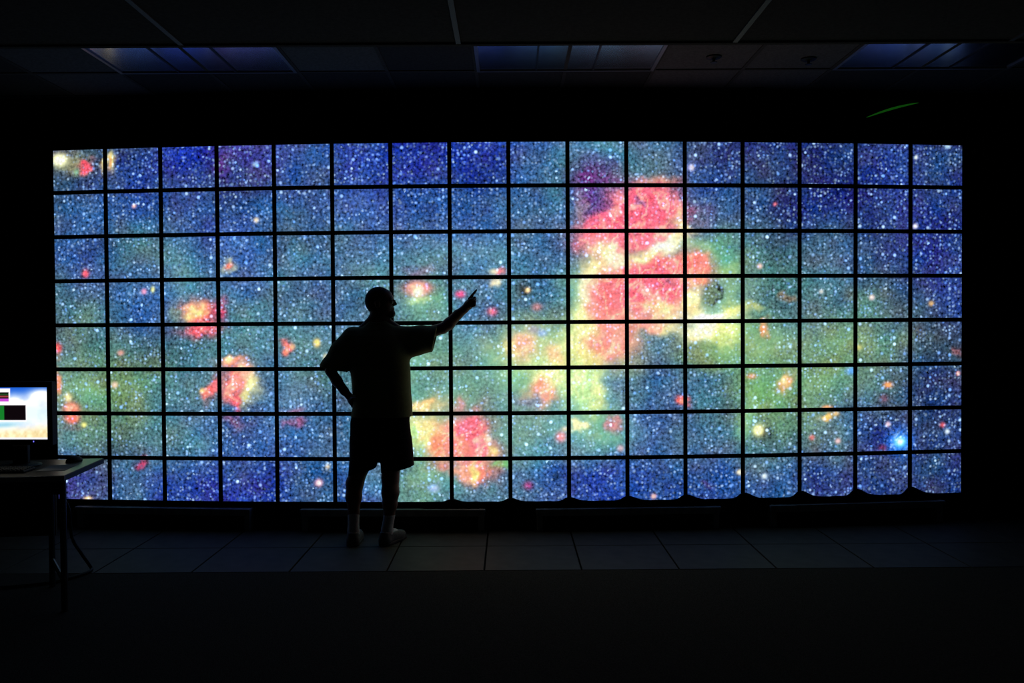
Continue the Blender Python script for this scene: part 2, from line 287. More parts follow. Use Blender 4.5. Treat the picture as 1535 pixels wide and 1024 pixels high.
# pixel colour of the picture at photo pixels
NX, NY = 40, 30
def picture(px, py):
    v = (py - 214.0)/67.3; u = np.interp(px, GX, np.arange(17))
    g = np.array([[PAL[c] for c in r] for r in ROWS], float)
    wu = u - .5 + (fbm(px, py, 60, 3)-.5)*.9; wv = v - .5 + (fbm(px, py, 60, 9)-.5)*.9
    iu = np.clip(wu, 0, 14.999); iv = np.clip(wv, 0, 6.999)
    a = iu.astype(int); b = iv.astype(int); fu = (iu-a)[..., None]; fv = (iv-b)[..., None]
    c = (g[b, a]*(1-fu)+g[b, a+1]*fu)*(1-fv) + (g[b+1, a]*(1-fu)+g[b+1, a+1]*fu)*fv
    # loose green and violet veils
    n1 = fbm(px, py, 90, 21)[..., None]; n2 = fbm(px, py, 70, 33)[..., None]
    c = c*(.78+.44*n1) + (n2-.5)*np.array([18, 34, -18.])
    wx = px + (fbm(px, py, 26, 41, 3)-.5)*26 + (fbm(px, py, 9, 47, 2)-.5)*9; wy = py + (fbm(px, py, 26, 53, 3)-.5)*26 + (fbm(px, py, 9, 59, 2)-.5)*9
    fil = fbm(px, py, 16, 61, 3)
    for (x, y, rx, ry, ang, col, s) in BL:
        small = max(rx, ry) < 8.5 or ang == .001
        dx = (px if small else wx)-x; dy = (py if small else wy)-y
        R = 2.6*max(rx, ry)+10
        k = (np.abs(px-x) < R) & (np.abs(py-y) < R)
        if not k.any(): continue
        dx = dx[k]; dy = dy[k]
        ca, sa = math.cos(math.radians(ang)), math.sin(math.radians(ang))
        q = ((dx*ca+dy*sa)/rx)**2 + ((dy*ca-dx*sa)/ry)**2
        al = s*np.exp(-.9*q**1.25)
        if not small: al = al*(.62+.76*fil[k])
        al = np.clip(al, 0, 1)[:, None]
        c[k] = c[k]*(1-al) + np.array(col, float)*al
    # filaments and relief inside the bright cloud
    br = np.clip((c.max(-1, keepdims=True)-135)/100, 0, 1)
    qx = px + (fbm(px, py, 22, 81, 3)-.5)*40; qy = py + (fbm(px, py, 22, 83, 3)-.5)*40
    rd = 1-np.abs(2*fbm(qx*1.5, qy*.8, 24, 85, 3)-1); rd = np.clip((rd-.80)/.20, 0, 1)[..., None]**1.4
    k = br*rd*.50; c = c*(1-k) + np.array([255, 236, 178.])*k
    f2 = fbm(px+py*.35, py, 10, 71, 2)[..., None]
    c = c*(1 + br*(f2-.5)*.34) + br*np.array([10, 16, 14.])
    c = c*1.10 + 3
    # brown and green mottling of the star fields
    mo = (fbm(px, py, 34, 91, 3)[..., None]-.5); m2 = (fbm(px, py, 26, 97, 3)[..., None]-.5)
    c = c + (1-br)*(mo*np.array([40, 34, 10.]) + m2*np.array([-22, 22, 34.]))
    return srgb2lin(c/255.0)

def screen_material(name, stars=True):
    m = bpy.data.materials.new(name); m.use_nodes = True
    nt = m.node_tree; nt.nodes.clear(); N = nt.nodes.new; L = nt.links.new
    out = N('ShaderNodeOutputMaterial'); em = N('ShaderNodeEmission'); L(em.outputs[0], out.inputs[0])
    at_ = N('ShaderNodeAttribute'); at_.attribute_name = 'picture'
    em.inputs[1].default_value = 1.0
    if not stars:
        L(at_.outputs['Color'], em.inputs[0]); return m
    uv = N('ShaderNodeUVMap'); uv.uv_map = 'wall'
    def math_(op, a, b=None, clamp=False):
        n = N('ShaderNodeMath'); n.operation = op; n.use_clamp = clamp
        for i, x in enumerate((a, b)):
            if x is None: continue
            if isinstance(x, (int, float)): n.inputs[i].default_value = x
            else: L(x, n.inputs[i])
        return n.outputs[0]
    def mixc(mode, fac, a, b):
        n = N('ShaderNodeMix'); n.data_type = 'RGBA'; n.blend_type = mode
        for sock, x in ((n.inputs[0], fac), (n.inputs[6], a), (n.inputs[7], b)):
            if isinstance(x, (int, float)): sock.default_value = x
            elif isinstance(x, tuple): sock.default_value = (*x, 1)
            else: L(x, sock)
        return n.outputs[2]
    # grain of unresolved stars, weaker where the cloud glows
    nz = N('ShaderNodeTexNoise'); nz.noise_dimensions = '2D'; nz.inputs['Scale'].default_value = 44; nz.inputs['Detail'].default_value = 1.5
    L(uv.outputs[0], nz.inputs['Vector'])
    bw = N('ShaderNodeRGBToBW'); L(at_.outputs['Color'], bw.inputs[0])
    wk = math_('SUBTRACT', 1.0, math_('MULTIPLY', bw.outputs[0], 2.4, True)); wk = math_('ADD', math_('MULTIPLY', wk, 3.0), .55)
    g = math_('ADD', math_('MULTIPLY', math_('SUBTRACT', nz.outputs['Fac'], .5), wk), .97)
    gc = N('ShaderNodeCombineColor'); [L(g, gc.inputs[i]) for i in range(3)]
    col = mixc('MULTIPLY', 1.0, at_.outputs['Color'], gc.outputs[0])
    cn = N('ShaderNodeTexNoise'); cn.noise_dimensions = '2D'; cn.inputs['Scale'].default_value = 7; cn.inputs['Detail'].default_value = 3
    L(uv.outputs[0], cn.inputs['Vector'])
    cl = N('ShaderNodeMapRange'); cl.inputs['From Min'].default_value = .36; cl.inputs['From Max'].default_value = .66; cl.inputs['To Min'].default_value = .30; cl.inputs['To Max'].default_value = 1.55
    L(cn.outputs['Fac'], cl.inputs['Value'])
    for sc, rr, pw, amp, seed in ((38, .52, 3.0, .55, 0.0), (25, .38, 4.5, .85, 7.3), (11, .21, 7.0, 1.6, 3.1)):
        mp = N('ShaderNodeVectorMath'); mp.operation = 'ADD'; mp.inputs[1].default_value = (seed, seed*1.7, 0); L(uv.outputs[0], mp.inputs[0])
        vo = N('ShaderNodeTexVoronoi'); vo.voronoi_dimensions = '2D'; vo.feature = 'F1'; vo.inputs['Scale'].default_value = sc
        L(mp.outputs[0], vo.inputs['Vector'])
        sp_ = N('ShaderNodeSeparateColor'); L(vo.outputs['Color'], sp_.inputs[0])
        mr = N('ShaderNodeMapRange'); mr.interpolation_type = 'SMOOTHSTEP'
        mr.inputs['From Min'].default_value = rr; mr.inputs['From Max'].default_value = rr*.05
        L(vo.outputs['Distance'], mr.inputs['Value'])
        br = math_('MULTIPLY', math_('MULTIPLY', mr.outputs[0], math_('POWER', sp_.outputs[0], pw)), amp)
        if sc > 20: br = math_('MULTIPLY', br, cl.outputs[0])
        tint = mixc('MIX', sp_.outputs[1], (.12, .35, 1.0), (.55, .79, 1.0))
        bc = N('ShaderNodeCombineColor'); [L(br, bc.inputs[i]) for i in range(3)]
        col = mixc('ADD', 1.0, col, mixc('MULTIPLY', 1.0, tint, bc.outputs[0]))
    L(col, em.inputs[0])
    return m
MSCREEN = screen_material('star_picture_screen')
MDESKTOP = screen_material('desktop_picture_screen', False)

# ------------------------------------------------------------------ the wall of 128 displays
D, XC, ZT, CURV, DX, VP = 6.6175, 0.0, 2.9024, .03856, .438, .33817
def wallpt(i):
    s = (i-8)*DX; return XC + s, D + .5*CURV*s*s, CURV*s
BZ = .0156
hw, hh = DX/2-.0004, VP/2-.0004
iw, ih = DX/2-BZ, VP/2-BZ
def frame_mesh():
    bm = bmesh.new()
    rings = []
    for (a, b, y) in ((iw, ih, .006), (iw, ih, .002), (iw+.002, ih+.002, 0), (hw-.002, hh-.002, 0), (hw, hh, .002), (hw, hh, .034)):
        rings.append([bm.verts.new((sx*a, y, sz*b)) for sx, sz in ((-1, -1), (1, -1), (1, 1), (-1, 1))])
    for a, b in zip(rings, rings[1:]):
        for k in range(4): bm.faces.new((a[k], a[(k+1) % 4], b[(k+1) % 4], b[k]))
    return bm
def back_mesh():
    bm = bmesh.new(); r = []
    for (a, b, y) in ((hw, hh, .034), (hw-.03, hh-.03, .055), (.12, .10, .075)):
        r.append([bm.verts.new((sx*a, y, sz*b)) for sx, sz in ((-1, -1), (1, -1), (1, 1), (-1, 1))])
    for a, b in zip(r, r[1:]):
        for k in range(4): bm.faces.new((a[k], a[(k+1) % 4], b[(k+1) % 4], b[k]))
    bm.faces.new(r[-1]); return bm
ORD = 'first second third fourth fifth sixth seventh eighth ninth tenth eleventh twelfth thirteenth fourteenth fifteenth sixteenth'.split()
PALN = dict(B='deep blue starfield', b='blue starfield', p='violet blue starfield', t='slate blue starfield', T='teal starfield', g='green hazed starfield', G='bright green haze', n='dim hazy starfield', k='dark blue starfield', d='dim teal starfield', y='yellow green haze')
FEAT = {(0, 0): 'yellow and red glow', (0, 1): 'yellow edged dark starfield', (0, 9): 'purple blue haze', (0, 10): 'brown edged starfield', (1, 8): 'blue green starfield', (1, 9): 'purple and red cloud', (1, 10): 'solid red cloud',
 (2, 9): 'pink and yellow flames', (2, 10): 'yellow arc on red', (2, 11): 'orange corner and green', (3, 9): 'yellow and salmon cloud', (3, 10): 'deep pink cloud', (3, 11): 'dark knot in yellow', (3, 2): 'fiery red burst', (3, 6): 'small pink fan glow',
 (3, 7): 'starfield and pink specks', (3, 8): 'starfield and orange star', (4, 2): 'red topped violet starfield', (4, 4): 'starfield with red spots', (4, 3): 'starfield with pink wisps', (4, 8): 'salmon and green haze', (4, 9): 'yellow and orange haze', (4, 10): 'pink fading to slate',
 (4, 11): 'white yellow glare', (4, 12): 'green haze, orange streak', (5, 0): 'green starfield, red patch', (5, 2): 'starfield with red edge', (5, 3): 'pink and yellow cloud', (5, 8): 'orange lump in green', (5, 9): 'yellow green fading blue', (5, 12): 'green haze, orange knot',
 (6, 0): 'dim starfield, red patch', (6, 6): 'yellow orange blaze', (6, 7): 'large pink cloud', (6, 9): 'green starfield, pink spots', (6, 12): 'yellow ball on green', (6, 13): 'orange sparks at top', (6, 14): 'brilliant blue star', (7, 7): 'red and yellow plume', (7, 4): 'starfield with pink star'}
fme = bme = None
uu, vv = np.meshgrid(np.linspace(-iw, iw, NX+1), np.linspace(-ih, ih, NY+1))
quads = np.array([[j*(NX+1)+i, j*(NX+1)+i+1, (j+1)*(NX+1)+i+1, (j+1)*(NX+1)+i] for j in range(NY) for i in range(NX)], np.int32)
Fv, Rv, Uv = np.array(FWD), np.array(RGT), np.array(UPV)
for j in range(8):
    for i in range(16):
        x, y, th = wallpt(i+.5); z = ZT - (j+.5)*VP
        r = empty('display_monitor', (x, y, z), math.atan(th))
        what = FEAT.get((j, i), PALN[ROWS[j][i]])
        tag(r, 'display of %s, %s row from top, %s column from desk' % (what, ORD[j], ORD[i]), 'display', 'displays of the video wall')
        if fme is None:
            o = obj('bezel', frame_mesh(), M['black'], r); fme = o.data
            o = obj('housing', back_mesh(), M['black'], r); bme = o.data
        else:
            link(bpy.data.objects.new('bezel', fme), r); link(bpy.data.objects.new('housing', bme), r)
        me = bpy.data.meshes.new('screen')
        co = np.stack([uu, np.full_like(uu, .004), vv], -1).reshape(-1, 3)
        me.vertices.add(len(co)); me.vertices.foreach_set('co', co.ravel())
        me.loops.add(quads.size); me.loops.foreach_set('vertex_index', quads.ravel())
        me.polygons.add(len(quads)); me.polygons.foreach_set('loop_start', np.arange(len(quads), dtype=np.int32)*4)
        me.update()
        a = math.atan(th); ca, sa = math.cos(a), math.sin(a)
        wx = x + co[:, 0]*ca - co[:, 1]*sa; wy = y + co[:, 0]*sa + co[:, 1]*ca; wz = z + co[:, 2]
        d = np.stack([wx, wy, wz-CAMH], -1); dep = d @ Fv
        lin = picture(767.5+F*(d @ Rv)/dep, 512-F*(d @ Uv)/dep)
        at_ = me.color_attributes.new('picture', 'FLOAT_COLOR', 'POINT')
        at_.data.foreach_set('color', np.c_[lin, np.ones(len(lin))].astype(np.float32).ravel())
        uvl = me.uv_layers.new(name='wall')
        uvc = np.stack([co[:, 0]+(i+.5)*DX, wz], -1)[quads.ravel()]
        uvl.data.foreach_set('uv', uvc.astype(np.float32).ravel())
        me.materials.append(MSCREEN)
        link(bpy.data.objects.new('screen', me), r)

# one steel mast behind each column of displays, and four base frames under them
for q in range(16):
    x, y, th = wallpt(q+.5)
    r = empty('display_mast', (x, y, 0), math.atan(th))
    tag(r, 'black steel mast behind the %s column of displays from the desk' % ORD[q], 'mast', 'masts of the video wall')
    obj('post', B(-.03, .03, .088, .14, .01, ZT-.03), M['rack'], r)
    for k in range(8):
        zz = ZT-(k+.5)*VP
        obj('mounting_plate', B(-.10, .10, .0755, .088, zz-.05, zz+.05), M['rack'], r)
    obj('foot_plate', B(-.10, .10, .085, .34, 0, .012), M['rack'], r)
RACKN = ['beside the desk', 'behind the man', 'under the large pink cloud', 'at the wall end away from the desk']
for q in range(4):
    x, y, th = wallpt(4*q+2)
    r = empty('base_frame', (x, y, 0), math.atan(th))
    tag(r, 'low grey steel base frame under the displays, %s' % RACKN[q], 'base frame', 'base frames of the video wall')
    obj('base_rail', B(-.685, .685, -.045, .03, .112, .150), M['basegrey'], r, bevel=.004)
    obj('base_lip', B(-.69, .69, -.062, .03, .149, .166), M['basegrey'], r)
    for sx in (-1, 1):
        obj('foot', B(sx*.66-.022, sx*.66+.022, -.04, .045, 0, .113), M['basegrey'], r, bevel=.003)
        obj('side_beam', B(sx*.66-.02, sx*.66+.02, .03, .075, .10, .16), M['rack'], r)
    obj('kick_board', B(-.84, .84, .05, .07, .001, .17), M['rack'], r)

# black cables bunched along the lower edge of the wall, humped between the columns
def hump_cable(ic, label):
    rnd = random.Random(ic)
    x0_, y0_, t0_ = wallpt(ic)
    off = Vector((x0_, y0_, .16)); r = empty('cable_bundle', off)
    tag(r, label, 'cables', 'cable bundles under the video wall')
    zb = ZT-8*VP; top = .014+.0036*max(0, ic-6)
    for k in range(4):
        pts = []
        n = 18
        for s in range(n+1):
            f_ = -.49+.98*s/n; x, y, th = wallpt(ic+f_)
            hmp = (math.exp(-(f_/.10)**2) if f_ < 0 else math.exp(-(f_/(.13+.008*(ic-6)))**2))*top*1.25
            z = zb + .011 - k*.0105 + hmp*(1-.08*k) + .001*math.sin(f_*19+k*2.1+ic) + rnd.uniform(-.0005, .0005)
            pts.append(Vector((x, y - .0100 - .0004*math.sin(k*1.7+f_*3), z)) - off)
        obj('cable', T(pts, .009, 8), M['cable'], r, smooth=True)
for ic in range(7, 16):
    hump_cable(ic, 'black cable hump at the wall foot under the %s seam from the desk' % ORD[ic-1])

# ------------------------------------------------------------------ ceiling fittings
FL = ['over the desk side of the video wall', 'glossy from blue screens, over the middle of the wall', 'over the end of the wall away from the desk']
for k in range(3):
    xa = CX0 + (-4+4*k)*.61
    r = empty('ceiling_light', (xa+.61, CY+.305, CEIL))
    tag(r, 'unlit recessed ceiling light, %s' % FL[k], 'ceiling light', 'unlit recessed ceiling lights')
    bm = bmesh.new()
    W_, H_ = .605, .30
    for a in ((-W_, W_, -H_, -H_+.022), (-W_, W_, H_-.022, H_), (-W_, -W_+.022, -H_+.022, H_-.022), (W_-.022, W_, -H_+.022, H_-.022)):
        box(bm, *a, -.008, .02)
    obj('frame', bm, M['fixmetal'], r)
    obj('diffuser', B(-.585, .585, -.28, .28, .002, .012), M['louvre'], r)
    for xx in (-.20, .19):
        obj('divider', B(xx-.006, xx+.006, -.28, .28, -.006, .003), M['rack'], r)
    obj('tray', B(-.59, .59, -.285, .285, .012, .03), M['rack'], r)
def onceil(px, py): return atz(px, py, CEIL)
for (px, py, lb) in ((1070, 86, 'small dark sprinkler in the ceiling tile touching the middle light'), (1212, 89, 'small dark sprinkler in the ceiling beside the light away from the desk'), (1137, 134, 'small dark sprinkler in the ceiling row nearest the video wall')):
    p = onceil(px, py); r = empty('sprinkler_head', (p.x, p.y, CEIL)); tag(r, lb, 'sprinkler', 'ceiling sprinklers')
    bm = bmesh.new(); lathe(bm, [(.05, .008), (.05, -.002), (.03, -.012), (.012, -.014)]); obj('escutcheon', bm, M['black'], r)
    bm = bmesh.new(); lathe(bm, [(.008, -.012), (.008, -.03), (.022, -.032), (.022, -.035)]); obj('deflector', bm, M['rack'], r)
# green glowing strip under the ceiling
p0, p1 = at(1299, 176, 7.12), at(1377, 154, 7.12)
pts, rads = [], []
for k in range(13):
    t = k/12; p = p0.lerp(p1, t); p.z += .012*math.sin(math.pi*t); pts.append(p-p1); rads.append(.002+.007*math.sin(math.pi*min(1, max(0, t)))**.8)
g = obj('light_strip', T(pts, rads, 8), M['green'], smooth=True); g.location = p1
tag(g, 'thin slanting green glowing strip hanging under the dark ceiling', 'light strip')

# ------------------------------------------------------------------ desk with the operator's computer
TZ = .74
c_fr = atz(97, 713, TZ); c_br = atz(156, 687, TZ)
ex = Vector((c_br.x-c_fr.x, c_br.y-c_fr.y, 0)); depth = ex.length; ang = math.atan2(-ex.x, ex.y)   # right end of the desk
r = empty('desk', (c_fr.x, c_fr.y, 0), ang)
tag(r, 'long folding computer desk with pale edge, beside the video wall', 'desk')
L_ = 1.75
obj('desk_top', B(-L_, -.004, .004, depth, TZ-.028, TZ), M['desk'], r, bevel=.003)
obj('edge_band', B(-L_, 0, -.004, .006, TZ-.03, TZ-.001), M['deskedge'], r, bevel=.002)
obj('edge_band', B(-.006, .0, 0.006, depth, TZ-.03, TZ-.001), M['black'], r, bevel=.002)
obj('apron', B(-L_+.06, -.04, .05, .07, TZ-.11, TZ-.027), M['leg'], r)
obj('modesty_panel', B(-L_+.12, -.25, depth-.09, depth-.07, .30, TZ-.027), M['panel'], r)
for xf, xb in ((-L_+.1, -L_+.25), (-.022, -.27)):
    obj('leg', T([(xf, .03, 0), (xf, .03, TZ-.028)], .017, 10), M['leg'], r)
    obj('leg', T([(xb, depth-.10, 0), (xb, depth-.10, TZ-.028)], .017, 10), M['leg'], r)
    obj('leg_crossbar', T([(xf, .03, .16), (xb, depth-.10, .16)], .013, 8), M['leg'], r)
desk = r
def ondesk(px, py, z=TZ): return atz(px, py, z)

# monitor
MY = 5.03
pc = at(70, 659, MY); pt = at(71, 581, MY)
sh = pt.z-pc.z; sw = sh*4/3
r = empty('computer_monitor', (pc.x-sw/2, MY+.02, TZ), math.radians(-3))
tag(r, 'black desktop monitor lit with a beach picture, standing on the desk', 'monitor')
zc = (pt.z+pc.z)/2-TZ; a, b = sw/2, sh/2
bm = bmesh.new(); rings = []
for (ex_, ez_, y) in ((0, 0, .003), (.002, .002, -.004), (.026, .028, -.004), (.030, .032, .0), (.030, .032, .04)):
    rings.append([bm.verts.new((sx*(a+ex_), y, zc+sz*(b+ez_))) for sx, sz in ((-1, -1), (1, -1), (1, 1), (-1, 1))])
for q0, q1 in zip(rings, rings[1:]):
    for k in range(4): bm.faces.new((q0[k], q0[(k+1) % 4], q1[(k+1) % 4], q1[k]))
bz = obj('bezel', bm, M['black'], r)
obj('power_light', B(a-.082, a-.076, -.0052, -.003, zc-b-.016, zc-b-.008), M['led'], bz)
obj('housing', B(-a-.02, a+.02, .03, .075, zc-b-.02, zc+b+.02), M['black'], r, bevel=.012)
obj('stand_neck', B(-.045, .045, .05, .085, .01, zc), M['black'], r, bevel=.006)
bm = bmesh.new(); lathe(bm, [(.115, 0), (.115, .008), (.10, .014), (.05, .018)], 24, (0, .05, 0)); obj('stand_base', bm, M['black'], r)
nx, ny = 96, 72
gx, gz = np.meshgrid(np.linspace(-a, a, nx+1), np.linspace(-b, b, ny+1))
co = np.stack([gx, np.full_like(gx, .001), gz+zc], -1).reshape(-1, 3)
qd = np.array([[j*(nx+1)+i, j*(nx+1)+i+1, (j+1)*(nx+1)+i+1, (j+1)*(nx+1)+i] for j in range(ny) for i in range(nx)], np.int32)
me = bpy.data.meshes.new('screen'); me.from_pydata(co.tolist(), [], qd.tolist())
X = 70-(a-gx)/sw*104; Y = 581+(b-gz)/sh*78          # photo pixels of the beach picture
def ss(e0, e1, x): t = np.clip((x-e0)/(e1-e0), 0, 1); return t*t*(3-2*t)
n = fbm(X, Y, 16, 5); n3 = fbm(X, Y, 6, 15)
sky = np.array([22, 88, 205.])*np.ones(X.shape+(1,))
c = sky + (ss(581, 606, Y)*60)[..., None]*np.array([.9, .7, .35])
cl = np.clip(np.exp(-(((X-62)/19)**2+((Y-595)/10)**2))*1.7 + np.exp(-(((X-20)/17)**2+((Y-600)/10)**2))*.9 + ss(596, 611, Y + 8*(n-.5))*1.1, 0, 1)*(.72+.5*n)
cl = np.clip(cl, 0, 1)[..., None]; c = c*(1-cl)+np.array([250, 252, 254.])*cl
haze = (ss(604, 616, Y+10*(n-.5))*(1-ss(622, 640, Y)))[..., None]*.22; c = c*(1-haze)+np.array([150, 215, 235.])*haze
wa = (np.exp(-((Y-636-.05*(30-X))/4.5)**2)*ss(45, 5, X))[..., None]*.75; c = c*(1-wa)+np.array([130, 195, 220.])*wa
sd = ss(634, 652, Y + .10*(X-30) + 5*(n-.5))[..., None]; c = c*(1-sd)+(np.array([246, 226, 176.])+(n3[..., None]-.5)*np.array([60, 75, 95.]))*sd
c = np.where((Y > 656.5)[..., None], np.array([235, 235, 245.]), c)
def rect(x0, x1, y0, y1, col):
    global c
    k = ((X >= x0) & (X <= x1) & (Y >= y0) & (Y <= y1))[..., None]; c = np.where(k, np.array(col, float), c)
rect(-34, 13.5, 583, 605, (252, 250, 255)); rect(-32, 11, 588, 598, (14, 10, 14)); rect(-20, 11, 590.5, 592.5, (30, 70, 30)); rect(-20, 11, 594, 596, (150, 60, 60)); rect(-20, 11, 598, 602.5, (190, 70, 200))
rect(-30, 38, 606, 632, (252, 250, 255)); rect(-28, 36.8, 608, 630, (12, 6, 10)); rect(-24, 3, 608.5, 630, (20, 120, 40)); rect(4, 36, 618, 618.8, (40, 14, 26))
lin = srgb2lin(c/255).reshape(-1, 3)*1.15
ca_ = me.color_attributes.new('picture', 'FLOAT_COLOR', 'POINT'); ca_.data.foreach_set('color', np.c_[lin, np.ones(len(lin))].astype(np.float32).ravel())
me.materials.append(MDESKTOP); link(bpy.data.objects.new('screen', me), r)

# keyboard, mouse, papers, cable
p = ondesk(30, 707); r = empty('keyboard', (p.x-.17, p.y, TZ), ang*.4); tag(r, 'black computer keyboard lying in front of the lit monitor', 'keyboard')
obj('key_tray', B(-.22, .22, -.07, .07, 0, .014), M['black'], r, bevel=.004)
kme = None
for j in range(5):
    for i in range(18):
        if kme is None:
            o = obj('key', B(-.009, .009, -.009, .009, 0, .007), M['key'], r, bevel=.0015); kme = o.data
        else: o = link(bpy.data.objects.new('key', kme), r)
        o.location = (-.204+i*.024, -.05+j*.025, .0135)
p = ondesk(111, 692); r = empty('computer_mouse', (p.x, p.y, TZ), -.3); tag(r, 'black computer mouse near the end of the desk', 'mouse')
bm = bmesh.new(); bmesh.ops.create_uvsphere(bm, u_segments=16, v_segments=10, radius=1)
for v in bm.verts: v.co = Vector((v.co.x*.034, v.co.y*.058, max(0, v.co.z)*.036))
obj('shell', bm, M['black'], r, smooth=True)
obj('wheel', T([(-.004, .03, .030), (.004, .03, .030)], .008, 10), M['key'], r)
obj('cord', T([(0, .055, .006), (-.03, .10, .003), (-.10, .13, .003), (-.20, .10, .003)], .0025, 6), M['cable'], r)
p = ondesk(92, 702); o = obj('paper_sheet', B(-.10, .05, -.09, .12, 0, .0015), M['paper']); o.location = (p.x+.0, p.y, TZ); o.rotation_euler.z = .12
tag(o, 'loose pale paper sheet on the desk behind the keyboard end', 'paper')
fp = atz(137, 853, 0.006)
q0 = c_br + Vector((-.22, -.06, -.03))
dk = Matrix.Translation(desk.location) @ Matrix.Rotation(ang, 4, 'Z')
pts = [dk @ Vector((-.25, depth-.02, TZ-.026)), at(88, 716, q0.y+.02), at(93, 742, q0.y+.03), at(103, 764, q0.y+.05), at(108, 806, q0.y+.12), at(122, 830, (q0.y+fp.y)/2+.05), fp, fp+Vector((.015, -.10, 0)), fp+Vector((-.10, -.30, 0)), fp+Vector((-.40, -.42, 0))]
sm = []
for k in range(len(pts)-1):
    P0, P1, P2, P3 = pts[max(k-1, 0)], pts[k], pts[k+1], pts[min(k+2, len(pts)-1)]
    for s in range(6):
        t = s/6; sm.append(.5*((2*P1)+(P2-P0)*t+(2*P0-5*P1+4*P2-P3)*t*t+(3*P1-P0-3*P2+P3)*t**3))
for v in sm: v.z = max(v.z, .009)
o = obj('power_cable', T([v-fp for v in sm], .010, 8), M['cable'], smooth=True); o.location = fp
tag(o, 'thick black cable dropping from the desk to the tiled floor', 'cable')

